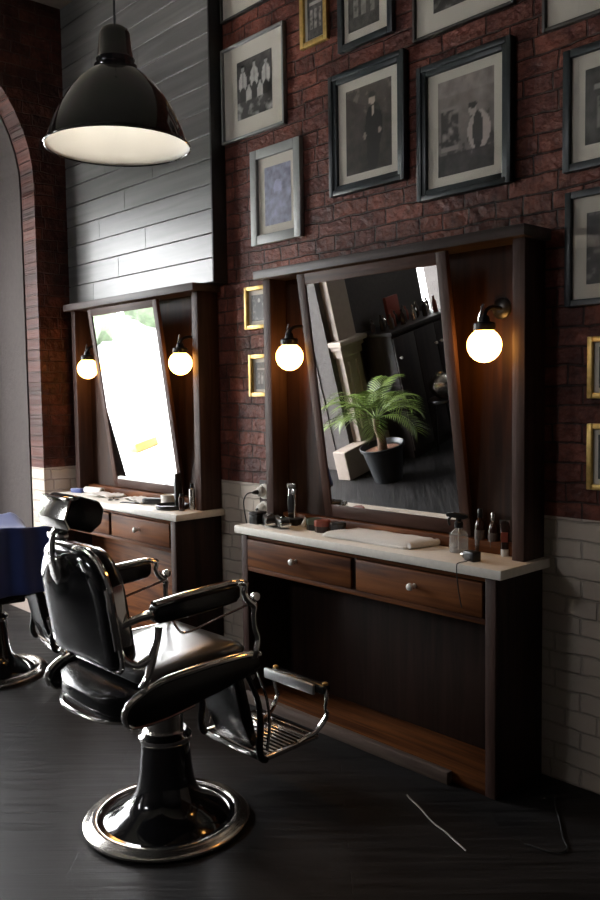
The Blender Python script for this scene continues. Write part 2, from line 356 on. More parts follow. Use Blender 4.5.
# arch window: frame and glass
w1 = struct(B().box(NX-.06, NX, -.97, -.92, -.06, 3.6, .003).box(NX-.06, NX, A1, A1+.05, -.06, 3.6, .003).box(NX-.06, NX, A1, A0, 0, .06, .003)
    .tube([(NX-.03, yc+(hw-.02)*math.cos(t), zs+(rz_-.02)*math.sin(t)) for t in [PI*k/14 for k in range(15)]], .03, 8).build('window_1', M['frame_dark']))
B().prism([(A0, 3.22), (A1, 3.22), (A1, 3.26)] + arc2[::-1] + [(A0, 3.26)], 0, NX-.02, NX+.02).build('light_block_panel', M['dkplaster'], w1, smooth=False)  # opaque panel added to hold back light from the upper arch
g = B().box(NX-.036, NX-.028, A1+.03, A0-.03, .05, zs, 0).prism(arc2[::-1], 0, NX-.036, NX-.028).build('glass', M['glass'], w1, smooth=False)
w2 = struct(B().box(X0, X0+.05, -4.26, -4.20, .20, 2.7, .003).box(X0, X0+.05, -5.7, -5.64, .20, 2.7, .003).box(X0, X0+.05, -5.7, -4.2, 2.64, 2.7, .003).box(X0, X0+.05, -5.7, -4.2, .20, .26, .003)
    .box(X0, X0+.05, -5.7, -4.2, 1.80, 1.85, .003).build('window_2', M['frame_dark']))
B().box(X0+.02, X0+.026, -5.66, -4.24, .24, 2.66, 0).build('glass', M['glass'], w2, smooth=False)
# grey horizontal boarding, real grooves
b = B(); z = 2.2245
PX0, PX1 = WX, -3.922
k = 0
rows = []
while z < CE:
    z2 = min(z+.1375, CE); rows.append((z, z2))
    cuts = [PX0, PX0+.35+.9*((k*.37) % 1), PX1]
    for xa, xb in zip(cuts, cuts[1:]):
        if xb-xa > .05: b.box(xa+.0007, xb-.0007, -.036+.002*((k*.61) % 1), WY, z+.0028, z2-.0028, .0015, 0, seg=1)
    z = z2; k += 1
b.box(PX0, PX1-.001, -.022, WY, 2.2245, CE, 0, 1).box(PX1, PX1+.012, -.038, WY, 2.2245, CE, .001, 1)
struct(b.build('wall_cladding', [M['plank'], M['plankside']], smooth=False))
# pilaster on the left wall behind the camera (seen in the mirror) and its plinth
b = B()
b.box(WX, WX+.10, -3.04, -2.80, .28, 3.4, .006).box(WX, WX+.14, -3.08, -2.76, 1.17, 1.21, .008).box(WX, WX+.17, -3.11, -2.74, 1.21, 1.26, .01).box(WX, WX+.12, -3.06, -2.78, 1.10, 1.17, .006)
b.box(WX, WX+.12, -2.99, -2.955, .40, 1.05, .003).box(WX, WX+.12, -2.885, -2.85, .40, 1.05, .003)
struct(b.build('trim_1', M['cream'], smooth=False))
struct(B().box(WX, WX+.16, -3.35, -2.50, 0, .28, .01).build('trim_2', M['cream'], smooth=False))

# ------------------------------------------------------------------ outside
o = B().box(-60, NX-.06, -45, 30, -.30, -.10, 0).build('pavement', M['pave'], smooth=False); struct(o)
rnd = random.Random(3)
def bush(x, y, h, r, label):
    bm = bmesh.new(); bmesh.ops.create_icosphere(bm, subdivisions=4, radius=1)
    for v in bm.verts:
        n = noise.fractal(v.co*3 + Vector((x, y, 0)), 1.0, 2.0, 4) * .28
        v.co = Vector((v.co.x*r*(1+n), v.co.y*r*(1+n), v.co.z*h/2*(1+n) + h/2))
    bb = B(); bb._merge(bm, 0); rt = thing('street_bush', label, 'bush', (x, y, -.1), group='bushes across the street')
    bb.build('foliage', M['hedge'], rt); B().tube([(0, 0, 0), (0, 0, h*.4)], .18, 8, smooth=False).build('stem', M['trunk'], rt)
for i, (y, h, r) in enumerate([(-5.5, 5, 2.2), (-9.2, 4.2, 2.2), (-12.6, 3.0, 1.9), (-15.6, 3.8, 1.7), (-19, 5, 2.3)]):
    bush(-27, y*1.25, h, r*.9, 'green bush across the bright street seen through the arch window')
tag(B().box(-10.25, -10.05, -3.42, -3.05, -.1, .03, .02).build('kerb_block', M['yellow']), 'yellow painted block on the pavement outside the arch window', 'block')

# ================================================================== BARBER STATIONS
CH = .911
def knob(par, x, y, z):
    B().lathe([(0, 0), (.010, 0), (.007, .008), (.006, .016), (.013, .022), (.0165, .030), (.014, .038), (.006, .042), (0, .0425)], (x, y, z), 20, rot=Matrix.Rotation(PI/2, 3, 'X')).build('knob', M['porcelain'], par)
def station(cx, hw_, label, kb):
    """local x = 0 at the station centre, y = 0 at world y 0"""
    t = thing('barber_station', label, 'dressing table', (cx, 0, 0))
    c = hw_
    # countertop
    B().box(-c, c, -.29, WY-.002, .873, CH, .003).build('countertop', M['counter'], t)
    # side panels with front stiles
    for s in (-1, 1):
        a, d = sorted((s*(c-.035), s*(c-.075)))
        B().box(a, d, -.262, WY-.002, 0, .873, .002).build('side_panel', M['wood_side'], t)
        a, d = sorted((s*(c-.035), s*(c-.083)))
        B().box(a, d, -.272, -.252, 0, .871, .002).build('stile', M['wood_v3'], t)
    inn = c-.083
    # rail strip under the counter, divider, rail under the drawers
    B().box(-inn, inn, -.267, -.245, .852, .872, .002).build('top_rail', M['wood_h'], t)
    B().box(-inn, inn, -.270, -.235, .683, .705, .002).build('bottom_rail', M['wood_h'], t)
    B().box(-.012+.025, .012+.025, -.258, -.235, .704, .853, .001).build('divider', M['wood_side'], t)
    B().box(-inn-.01, inn+.01, -.20, WY-.004, .684, .704, .001).build('drawer_board', M['wood_h'], t)
    for x0, x1 in ((-inn+.004, .010), (.040, inn-.012)):
        d = B().box(x0, x1, -.275, -.255, .708, .847, .004).build('drawer', M['wood_h'], t)
        B().box(x0+.02, x1-.02, -.256, -.06, .715, .84, 0).build('drawer_box', M['wood_side'], d, smooth=False)
        knob(d, (x0+x1)/2, -.275, .783)
    # kneehole back, plinth, foot strip
    B().box(-inn-.01, inn+.01, -.005, .012, .048, .684, .001).build('kneehole_back', kb, t)  # kb: darker wood for the nearer kneehole paints its shade into the colour
    B().box(-inn-.01, inn+.01, -.27, .012, 0, .048, .002).build('plinth', M['wood_h'], t)
    B().box(-inn-.02, inn-.16, -.305, -.271, 0, .052, .003).build('foot_strip', M['strip'], t)
    # hutch
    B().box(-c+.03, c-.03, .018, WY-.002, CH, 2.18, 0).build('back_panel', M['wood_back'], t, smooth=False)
    for s in (-1, 1):
        a, d = sorted((s*(c-.028), s*(c-.084)))
        B().box(a, d, -.09, WY-.003, CH, 2.18, .002).build('upright', M['wood_v3'], t)
    B().box(-c+.003, c-.003, -.136, WY-.003, 2.178, 2.222, .003).build('top_shelf', M['shelf_wood'], t)
    B().box(-c+.09, c-.09, -.030, .017, CH, .962, .003).build('back_ledge', M['wood_h'], t)
    return t
M['strip'] = wood('grey_brown_strip', (.12, .085, .07), (.22, .16, .13), rough=.32, axis=0)
M['wood_v3'] = wood('upright_walnut', (.036, .019, .014), (.072, .038, .030), rough=.5, axis=2, spec=.18)
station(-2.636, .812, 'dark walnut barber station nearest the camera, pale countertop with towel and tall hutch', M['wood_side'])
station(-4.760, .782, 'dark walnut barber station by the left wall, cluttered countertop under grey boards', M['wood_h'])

def mirror(x0, x1, yt, zt, yb, zb, label, fw=.052, dp=.024):
    W = x1-x0; H = math.hypot(yt-yb, zt-zb); a = math.atan2(yb-yt, zt-zb)   # leans forward at the top
    t = thing('leaning_mirror', label, 'mirror', ((x0+x1)/2, yb, zb)); t.rotation_euler = (a, 0, 0)
    # local: x across, z up the mirror, -y towards the room; front face at y=0
    w2_ = W/2
    B().box(-w2_, -w2_+fw, 0, dp, 0, H, .003).build('side_rail', M['frame_wood'], t); B().box(w2_-fw, w2_, 0, dp, 0, H, .003).build('side_rail', M['frame_wood'], t)
    B().box(-w2_+fw, w2_-fw, 0, dp, H-fw, H, .003).build('top_rail', M['frame_wood_h'], t)
    B().box(-w2_+fw, w2_-fw, 0, dp, 0, fw+.01, .003).build('bottom_rail', M['frame_wood_h'], t)
    B().box(-w2_+fw-.004, w2_-fw+.004, .006, .010, fw-.004, H-fw+.004, 0).build('mirror_glass', M['mirror'], t, smooth=False)
    B().box(-w2_+.02, w2_-.02, .014, dp-.002, .02, H-.02, 0).build('backing_board', M['wood_side'], t, smooth=False)
    return t
M['frame_wood_h'] = wood('mirror_rail_walnut', (.036, .016, .011), (.08, .037, .025), rough=.48, axis=0, spec=.18)
mirror(-3.060, -2.165, -.182, 2.158, -.008, .968, 'walnut framed leaning mirror on the nearer station, reflecting a potted palm')
mirror(-5.120, -4.298, -.178, 2.153, -.012, .968, 'walnut framed leaning mirror on the left station, reflecting a bright street', fw=.045)

# ------------------------------------------------------------------ globe lamps
def globe_lamp(x, label, z=1.77, y=-.135, far=0):
    t = thing('globe_lamp', label, 'lamp', (x, y, z), group='lit globe lamps beside the mirrors')
    gl = B().lathe([(0, -.069), (.02, -.066), (.04, -.056), (.056, -.040), (.066, -.020), (.069, 0), (.067, .018), (.060, .034), (.049, .048), (.040, .055), (.036, .060), (.036, .066)], (0, 0, 0), 32, cap=False).build('globe', M['globe'], t)
    B().lathe([(.030, .058), (.044, .058), (.045, .064), (.045, .084), (.040, .090), (.024, .093), (.020, .110), (.016, .118), (0, .119)], (0, 0, 0), 28).build('cap', M['blackplastic'], t)
    B().tube([(-.022, 0, .080), (-.024, 0, .105), (-.014, 0, .135), (-.008, .004, .165)], .006, 8).build('switch_lever', M['chrome'], t)
    B().tube([(0, 0, .112), (0, .010, .135), (-.006, .045, .150), (-.015, .090, .155), (-.02, -y+.012, .155)], .009, 10).build('arm', M['blackplastic'], t)
    B().lathe([(0, 0), (.044, 0), (.044, .006), (.036, .014), (.016, .018), (0, .019)], (-.02, -y+.018, .155), 28, rot=Matrix.Rotation(PI/2, 3, 'X')).build('wall_plate', M['blackplastic'], t)
    return t
globe_lamp(-3.170, 'lit globe lamp left of the potted-palm mirror')
globe_lamp(-2.008, 'lit globe lamp right of the potted-palm mirror')
globe_lamp(-5.215, 'lit globe lamp left of the bright-street mirror')
globe_lamp(-4.120, 'lit globe lamp right of the bright-street mirror')

# ------------------------------------------------------------------ pendant lamp
def pendant(loc, label):
    t = thing('pendant_lamp', label, 'lamp', loc); t.scale = (.975, .975, .975)
    outer = [(.2465, -.003), (.246, .004), (.238, .010), (.232, .035), (.218, .075), (.196, .125), (.166, .175), (.130, .222), (.100, .252), (.078, .268), (.070, .274)]
    outer = [(r, z*.94) for r, z in outer]
    inner = [(r-.0035, z-.002) for r, z in outer[::-1]]
    B().lathe(outer, (0, 0, 0), 64, cap=False).build('shade', M['enamel'], t, recalc=False)
    B().lathe([(.001, .246)] + inner[1:-2] + [(.240, .001), (.2465, -.003)], (0, 0, 0), 64, cap=False).build('shade_lining', M['white_enamel'], t, recalc=False)
    B().lathe([(.070, .246), (.073, .259), (.073, .267), (.062, .273), (.064, .283), (.066, .288), (.060, .299), (.053, .371), (.046, .387), (.030, .398), (.012, .402), (0, .402)], (0, 0, 0), 40).build('lamp_neck', M['enamel'], t)
    B().tube([(.250*math.cos(a)*.986, .25*math.sin(a)*.986, -.003) for a in [2*PI*k/32 for k in range(32)]], .0035, 8, closed=True).build('rim', M['enamel'], t)
    B().tube([(0, 0, .400), (0, 0, (CE-loc[2])/.975)], .004, 8, smooth=False).build('cord', M['rubber'], t)
    B().lathe([(0, .15), (.02, .155), (.032, .175), (.034, .19), (.028, .210), (.016, .23), (.016, .245)], (0, 0, 0), 24).build('bulb', M['bulb'], t)
    B().lathe([(.05, 0), (.05, -.012), (.02, -.03), (0, -.03)], (0, 0, (CE-loc[2])/.975), 24).build('ceiling_rose', M['blackplastic'], t)
pendant((-2.552, -1.448, 2.428), 'black enamel dome pendant lamp with lit cream inside hanging at top left')

# ================================================================== PICTURES
def ell(u, v, cx, cy, rx, ry): return ((u-cx)/rx)**2 + ((v-cy)/ry)**2 < 1
def tone(kind, u, v, ar, rnd):
    """grey tone of an invented old photograph at u,v (0..1, v up)"""
    n = noise.fractal(Vector((u*6+kind*7, v*6*ar, kind)), 1.0, 2.0, 4)
    base = .06 + .05*v + .05*n
    if kind == 0:      # group in white coats
        base = .08 + .05*n
        for cx, hh in ((.17, .0), (.50, .03), (.83, -.01)):
            if ell(u, v, cx, .62+hh, .115, .19): base = .42+.12*n - (.16 if abs(u-cx) < .012 else 0)
            if ell(u, v, cx, .40+hh, .09, .14): base = .06
            if ell(u, v, cx, .855+hh, .045, .05): base = .30
            if ell(u, v, cx, .895+hh, .05, .025): base = .03
        for cx in (.34, .66):
            if ell(u, v, cx, .36, .09, .15): base = .40+.1*n
            if ell(u, v, cx, .545, .04, .045): base = .28
            if ell(u, v, cx, .575, .045, .02): base = .03
        if v < .3: base = .10 + .16*max(0, n)*2
    elif kind == 1:    # standing man in dark suit
        if ell(u, v, .62, .50, .19, .28): base = .02
        if ell(u, v, .60, .24, .13, .28): base = .022
        if ell(u, v, .58, .82, .075, .06): base = .32
        if ell(u, v, .58, .87, .08, .035): base = .03
        if ell(u, v, .60, .69, .03, .06): base = .35
        if ell(u, v, .74, .44, .035, .04) or ell(u, v, .42, .42, .035, .04): base = .25
    elif kind == 2:    # man in waistcoat in an interior with a picture
        base = .10+.10*v+.06*n
        if v > .82: base = .22+.1*n
        if .05 < u < .38 and .30 < v < .70: base = .06+.25*max(0, n)
        if .05 < u < .38 and (abs(v-.70) < .02 or abs(v-.28) < .02): base = .22
        if ell(u, v, .74, .40, .20, .20): base = .36+.05*n
        if ell(u, v, .72, .40, .09, .20): base = .05
        if ell(u, v, .63, .62, .07, .06): base = .33
        if ell(u, v, .63, .67, .08, .035): base = .03
        if v < .22: base = .07+.06*n
    elif kind == 3:    # bluish faded portrait
        base = .26+.16*n
        if ell(u, v, .5, .62, .16, .14): base = .42+.1*n
        if ell(u, v, .5, .30, .3, .26): base = .30+.2*n
    elif kind == 4:    # shop front
        base = .07+.06*n
        if .12 < u < .9 and .72 < v < .78: base = .25
        for cx in (.25, .5, .78):
            if abs(u-cx) < .07 and .2 < v < .62: base = .16+.1*n
    else:
        base = .09+.07*n
        if ell(u, v, .5, .45, .22, .38): base = .04
        if ell(u, v, .5, .78, .09, .08): base = .28
    return max(.01, base)
TINT = {0: (1, .97, .92), 1: (1, .78, .66), 2: (1, .85, .78), 3: (.82, .85, 1.12), 4: (1, .93, .85), 5: (1, .9, .82)}
mp_, ntp, bp_ = new_mat('photographic_print')
at = N(ntp, 'ShaderNodeVertexColor'); at.layer_name = 'tone'; ntp.links.new(at.outputs['Color'], bp_.inputs['Base Color']); bp_.inputs['Roughness'].default_value = .5
M['print'] = mp_
def print_mesh(x0, x1, z0, z1, y, kind, parent, nx=44):
    me = bpy.data.meshes.new('print'); ar = (z1-z0)/(x1-x0); nz = max(8, int(nx*ar)); V = []; F = []; C = []
    t = TINT[kind]
    for j in range(nz+1):
        for i in range(nx+1):
            u, v = i/nx, j/nz; V.append((x0+(x1-x0)*u, y, z0+(z1-z0)*v)); g = tone(kind, u, v, ar, None); g = g*.8 if g < .12 else g*1.5; C.append((g*t[0], g*t[1], g*t[2], 1))
    for j in range(nz):
        for i in range(nx): a = j*(nx+1)+i; F.append((a, a+1, a+nx+2, a+nx+1))
    me.from_pydata(V, [], F); ca = me.color_attributes.new('tone', 'FLOAT_COLOR', 'POINT')
    for i, c in enumerate(C): ca.data[i].color = c
    me.materials.append(M['print']); o = bpy.data.objects.new('print', me); COL.objects.link(o); o.parent = parent; return o
def picture(x0, x1, z0, z1, pr, kind, fmat, fw, fd, label, group=None, double=False, rot=0):
    """x0..x1, z0..z1 outer frame; pr = (x0,x1,z0,z1) of the print"""
    kk = (2.979+WY-.028)/2.979; x0, x1 = x0*kk, x1*kk; z0, z1 = 1.6+(z0-1.6)*kk, 1.6+(z1-1.6)*kk
    if pr: pr = (pr[0]*kk, pr[1]*kk, 1.6+(pr[2]-1.6)*kk, 1.6+(pr[3]-1.6)*kk)
    cx, cz = (x0+x1)/2, (z0+z1)/2
    t = thing('framed_picture', label, 'picture', (cx, WY, cz)); t.rotation_euler = (0, rot, 0)
    if group: t['group'] = group
    a, d, e, f = x0-cx, x1-cx, z0-cz, z1-cz
    q = B()
    for (xa, xb, za, zb) in ((a, a+fw, e, f), (d-fw, d, e, f), (a+fw, d-fw, f-fw, f), (a+fw, d-fw, e, e+fw)): q.box(xa, xb, -fd, -.001, za, zb, min(.003, fw*.2))
    if double:
        g2 = fw*.55
        for (xa, xb, za, zb) in ((a, a+g2, e, f), (d-g2, d, e, f), (a+g2, d-g2, f-g2, f), (a+g2, d-g2, e, e+g2)): q.box(xa, xb, -fd-.008, -fd+.001, za, zb, .003)
    q.build('frame', fmat, t)
    B().box(a+fw-.003, d-fw+.003, -.010, -.002, e+fw-.003, f-fw+.003, 0).build('mount', M['mat'], t, smooth=False)
    if pr: print_mesh(pr[0]-cx, pr[1]-cx, pr[2]-cz, pr[3]-cz, -.0106, kind, t)
    if fmat is not M['gilt']: B().box(a+fw-.002, d-fw+.002, -.0165, -.0145, e+fw-.002, f-fw+.002, 0).build('glazing', M['picglass'], t, smooth=False)
    return t
k_ = 1.0
picture(-3.862, -3.338, 2.976, 3.488, (-3.735, -3.443, 3.080, 3.388), 0, M['frame_silver'], .014, .028, 'thin pale framed photograph of a group in white coats beside the grey boards')
picture(-3.618, -3.222, 2.386, 2.886, (-3.517, -3.309, 2.480, 2.784), 3, M['frame_grey'], .050, .030, 'wide light grey framed bluish picture above the left end of the nearer station')
picture(-3.860, -3.46, 3.633, 4.08, (-3.76, -3.56, 3.74, 3.97), 5, M['frame_dark'], .012, .024, 'thin dark framed picture cut off at the top left of the brick')
picture(-3.212, -3.020, 3.302, 3.60, (-3.168, -3.054, 3.337, 3.56), 4, M['gilt'], .026, .026, 'small upright gold framed picture at the top of the brick')
picture(-2.945, -2.600, 3.205, 3.66, (-2.886, -2.690, 3.283, 3.58), 4, M['frame_black'], .032, .028, 'black framed picture cut off at the top above the standing man')
picture(-3.006, -2.528, 2.540, 3.108, (-2.908, -2.620, 2.624, 3.018), 1, M['frame_black'], .046, .028, 'black framed sepia photograph of a standing man in a dark suit', double=True)
picture(-2.457, -1.975, 2.423, 2.996, (-2.355, -2.068, 2.512, 2.910), 2, M['frame_black'], .046, .028, 'black framed sepia photograph of a man in a waistcoat indoors', double=True)
picture(-2.485, -1.969, 3.117, 3.62, (-2.378, -2.08, 3.209, 3.52), 5, M['frame_dark'], .012, .026, 'wide thin dark framed picture cut off at the top, above the waistcoat man')
picture(-1.842, -1.33, 2.960, 3.45, None, 5, M['frame_dark'], .014, .026, 'thin dark framed picture in the top right corner showing only white mount')
picture(-1.750, -1.30, 2.412, 2.862, (-1.665, -1.385, 2.50, 2.775), 4, M['frame_black'], .030, .028, 'black framed shop-front photograph at the right edge, upper of two')
picture(-1.738, -1.28, 1.905, 2.336, (-1.655, -1.36, 1.985, 2.25), 5, M['frame_black'], .026, .028, 'black framed portrait at the right edge, lower of the two black frames')
picture(-1.643, -1.44, 1.555, 1.788, (-1.600, -1.483, 1.595, 1.748), 5, M['gilt'], .022, .024, 'small gold framed portrait at the right edge, upper of two')
picture(-1.642, -1.44, 1.208, 1.460, (-1.600, -1.482, 1.25, 1.418), 4, M['gilt'], .022, .024, 'small gold framed portrait at the right edge, just above the white brick')
picture(-3.690, -3.475, 1.940, 2.172, (-3.645, -3.520, 1.985, 2.125), 5, M['gilt'], .022, .030, 'small gold framed picture left of the nearer hutch, upper of two')
picture(-3.662, -3.470, 1.572, 1.802, (-3.620, -3.512, 1.612, 1.758), 4, M['gilt'], .022, .030, 'small gold framed picture left of the nearer hutch, lower of two')

# ================================================================== BARBER CHAIR
# local: faces +y, x to the camera's right side; base centre at the origin
def barber_chair(label, loc, rz):
    t = thing('barber_chair', label, 'barber chair', loc, rz)
    ch, en, le = M['chrome'], M['enamel'], M['leather']
    # base
    base = B().lathe([(0, .03), (.16, .03), (.256, .026), (.256, .010), (0, .010)], n=64).build('base_plate', en, t)
    B().lathe([(.250, .004), (.300, .004), (.309, .010), (.308, .018), (.298, .026), (.285, .027), (.280, .031), (.270, .035), (.258, .034), (.254, .026)], n=64, cap=False).build('base_ring', M['wornchrome'], t)
    B().lathe([(.235, .026), (.225, .034), (.195, .052), (.160, .072), (.132, .095), (.114, .125), (.105, .165), (.098, .21), (.092, .28), (.088, .317), (.080, .322)], n=56, cap=False).build('pedestal', en, t)
    B().lathe([(.078, .310), (.094, .312), (.099, .322), (.099, .334), (.092, .342), (.086, .346), (.080, .354), (.070, .354)], n=48).build('collar', ch, t)
    B().lathe([(.069, .345), (.069, .50), (.085, .505), (.085, .52)], n=40).build('piston', M['wornchrome'], t)
    B().box(-.16, .16, -.17, .16, .50, .535, .01).build('seat_bracket', en, t)
    # seat body: rounded box sagging to the rear, bulging behind the back
    hwx = .268
    side = [(-.365, .600), (-.372, .570), (-.350, .532), (-.29, .508), (-.20, .505), (-.08, .515), (.06, .535), (.17, .552), (.235, .560), (.262, .585), (.255, .622), (.20, .640), (.08, .645), (-.05, .640), (-.18, .628), (-.28, .618), (-.34, .612)]
    secs = []
    for x, k, rr_ in ((-.250, .60, .22), (-.238, .78, .15), (-.21, .9, .095), (-.16, 1, .045), (-.08, 1, .01), (0, 1, 0), (.08, 1, .0), (.16, 1, .012), (.21, 1, .035), (.238, .95, .065), (.250, .84, .09)):
        cyy, czz = -.06, .58
        secs.append([(x, max(y, -.372+rr_) if y < 0 else y, czz+(z-czz)*k) for y, z in side])
    B().loft(secs).build('seat_body', le, t, ang=50)
    pan = [(-.325, .555), (-.315, .580), (-.295, .600), (-.25, .622), (-.20, .637), (-.05, .648), (.12, .650), (.240, .638), (.246, .592), (.10, .552), (-.05, .528), (-.20, .512), (-.29, .518), (-.318, .535)]
    for s in (-1, 1):
        B().prism(pan, 0, *sorted((s*.246, s*.272)), .005).build('side_panel', le, t, ang=50)
    # chrome bands along the seat sides
    for s in (-1, 1):
        top = [(s*(hwx+.002), y, z) for y, z in ((-.320, .530), (-.328, .565), (-.300, .602), (-.20, .640), (-.05, .651), (.10, .655), (.19, .651), (.242, .642))]
        B().tube(top, [.011, .014, .015, .015, .016, .016, .015, .012], 10, flat=.8).build('side_band', ch, t)
        low = [(s*(hwx-.004), y, z) for y, z in ((-.320, .540), (-.300, .516), (-.25, .508), (-.16, .510), (-.05, .524))]
        B().tube(low, .006, 8).build('lower_trim', ch, t)
    B().tube([(-.235, -.215, .525), (-.19, -.298, .525), (-.10, -.358, .525), (0, -.374, .525), (.12, -.366, .525), (.19, -.350, .527), (.24, -.31, .527)], .007, 8).build('rear_trim', ch, t)
    # seat cushion
    cs = []
    for z, i in ((.632, .0), (.650, -.006), (.668, .006), (.676, .03), (.680, .09)):
        cs.append([(x*(.240-i)/.24, -.015+y*(.225-i)/.225, z + (.012*(y/.225) if z > .64 else 0)) for x, y in rrect(.240, .225, .05)])
    o = B().loft(cs).build('seat_cushion', M['seatleather'], t, ang=60)
    # backrest: tilted, rounded top; local frame then tilt
    tilt = Matrix.Translation((.030, -.275, .662)) @ Matrix.Rotation(math.radians(9), 4, 'X')
    def outline(hx, z0, z1, r=.13, rb=.05):
        pts = []
        for k in range(9): a = PI/2*k/8; pts.append((hx-r+r*math.cos(a), z1-r+r*math.sin(a)))
        for k in range(9): a = PI/2+PI/2*k/8; pts.append((-hx+r+r*math.cos(a), z1-r+r*math.sin(a)))
        for k in range(5): a = PI+PI/2*k/4; pts.append((-hx+rb+rb*math.cos(a), z0+rb+rb*math.sin(a)))
        for k in range(5): a = 1.5*PI+PI/2*k/4; pts.append((hx-rb+rb*math.cos(a), z0+rb+rb*math.sin(a)))
        return pts
    def backloft(secs):
        q = B(); q.loft([[tilt @ Vector((x, y, z)) for x, z in outline(hx, z0, z1)] for y, hx, z0, z1 in secs]); return q
    backloft([(-.066, .160, .08, .39), (-.062, .195, .055, .420), (-.048, .214, .040, .436), (-.030, .218, .035, .440)]).build('back_shell', en, t, ang=60)
    backloft([(-.031, .214, .04, .436), (.005, .216, .04, .438), (.030, .208, .045, .430), (.045, .18, .07, .40), (.048, .14, .11, .36)]).build('back_cushion', le, t, ang=60)
    ol = outline(.220, .033, .442)
    B().tube([tilt @ Vector((x, -.030, z)) for x, z in ol], .010, 8, closed=True, smooth=False).build('back_trim', ch, t)
    for s in (-1, 1):
        B().box(s*.219-.006, s*.219+.006, -.050, .016, .12, .33, .005, rot=tilt).build('back_side_plate', ch, t)
    # headrest hardware
    so = B().prism([(-.035, .10), (.035, .10), (.035, .03), (0, 0), (-.035, .03)], 1, -.012, .012, .004).build('headrest_socket', ch, t)
    so.matrix_local = tilt @ Matrix.Translation((-.035, -.074, .315))
    B().tube([tilt @ Vector(p) for p in ((-.035, -.078, .35), (-.03, -.082, .43), (0, -.078, .50), (.01, -.050, .525))], .013, 10, flat=.7).build('headrest_post', ch, t)
    B().box(-.045, .045, -.085, -.045, .475, .505, .01, rot=tilt).build('headrest_clamp', ch, t)
    hr = tilt @ Matrix.Translation((.03, -.030, .562)) @ Matrix.Rotation(math.radians(-28), 4, 'X')
    hx = [(-.062, -.030), (-.060, .032), (-.034, .056), (.036, .056), (.062, .034), (.066, -.010), (.040, -.050), (-.036, -.052)]
    o = B().prism(hx, 0, -.075, .118, .008).build('headrest_pad', le, t); o.matrix_local = hr
    # chrome plate on the rear of the pad
    o = B().prism([(-.069, -.030), (-.067, .036), (-.060, .036), (-.062, -.028), (-.038, -.052), (-.042, -.059)], 0, -.072, .115, .001).build('headrest_plate', ch, t); o.matrix_local = hr
    o = B().box(-.072, .115, -.062, -.036, .052, .062, .003, rot=Matrix.Rotation(.35, 4, 'X')).build('headrest_plate', ch, t); o.matrix_local = hr
    # armrests
    for s in (-1, 1):
        x = s*.285
        secs = []
        for y, z, hh, ww in ((-.222, .878, .018, .022), (-.210, .880, .031, .030), (-.10, .886, .035, .034), (.04, .892, .035, .034), (.108, .896, .032, .030), (.126, .896, .020, .022)):
            secs.append([(x+px*ww/.034, y, z+pz*hh/.038) for px, pz in rrect(.034, .038, .014, 4)])
        B().loft(secs).build('arm_pad', le, t, ang=50)
        B().tube([(x, -.215, .913), (x, -.10, .922), (x, .04, .929), (x, .108, .931), (x+s*.0, .148, .922)], [.008, .009, .009, .009, .010], 8, up=(0, 0, 1), flat=2.6).build('arm_top_strip', ch, t)
        # rear arm joint to the backrest side
        B().tube([(x, -.185, .858), (x, -.225, .878), (x-s*.012, -.270, .872), (x-s*.045, -.315, .845), (x-s*.050, -.312, .800)], [.014, .016, .013, .014, .010], 10).build('arm_hinge', ch, t)
        # Y shaped casting
        B().tube([(x, -.198, .835), (x, -.205, .79), (x-s*.002, -.225, .735), (x-s*.004, -.240, .68), (x-s*.006, -.262, .640)], [.016, .013, .017, .014, .018], 10, flat=.8).build('arm_casting', ch, t)
        B().tube([(x-s*.002, -.232, .735), (x-s*.02, -.270, .715), (x-s*.040, -.310, .740), (x-s*.052, -.330, .79)], [.014, .013, .014, .012], 10, flat=.8).build('back_casting', ch, t)
        # scrolled front post
        fp = [(x, .130, .928), (x+s*.002, .167, .915), (x, .161, .886), (x, .179, .855), (x, .207, .830), (x, .205, .800), (x, .208, .755), (x, .222, .705), (x, .212, .660), (x-s*.01, .212, .640)]
        B().tube(fp, [.010, .012, .010, .013, .014, .011, .010, .012, .013, .016], 10, flat=.8).build('front_post', ch, t)
        B().lathe([(0, -.012), (.014, -.010), (.016, 0), (.014, .010), (0, .012)], (x, .214, .862), 16, rot=Matrix.Rotation(PI/2, 3, 'Y')).build('post_scroll', ch, t)
        # towel rod under the arm
        B().tube([(x-s*.01, -.14, .845), (x-s*.012, -.105, .795), (x-s*.012, -.06, .790), (x-s*.012, .06, .812), (x-s*.010, .200, .838)], .0045, 8).build('towel_rod', ch, t)
    # leg rest and foot rest
    lx, hx_ = -.19, .20
    B().prism([(.215, .575), (.262, .585), (.345, .235), (.318, .215), (.27, .33)], 0, lx+.085, hx_-.075, .006).build('calf_panel', le, t)
    ribs = B()
    for k in range(7):
        xx = lx+.10+k*.032
        ribs.tube([(xx, .272, .52), (xx, .318, .36), (xx, .348, .25)], .004, 6)
    ribs.build('calf_ribs', M['wornchrome'], t)
    for x in (lx+.012, hx_-.004):
        B().tube([(x, .235, .555), (x, .262, .50), (x, .292, .42), (x, .300, .33), (x, .292, .25), (x, .305, .205), (x, .330, .190)], [.012, .012, .013, .016, .017, .016, .012], 10, flat=.65).build('leg_bar', en, t)
        B().tube([(x, .285, .55), (x, .330, .44), (x, .345, .33), (x, .330, .23)], .006, 8).build('leg_bar_trim', ch, t)
        B().lathe([(0, -.006), (.012, -.006), (.012, .006), (0, .006)], (x, .262, .535), 16, rot=Matrix.Rotation(PI/2, 3, 'Y')).build('pivot_bolt', ch, t)
    # grille plate
    gy0, gy1, gz = .305, .600, .200
    tl = Matrix.Translation((0, gy0, gz)) @ Matrix.Rotation(math.radians(2), 4, 'X') @ Matrix.Translation((0, -gy0, -gz))
    q = B()
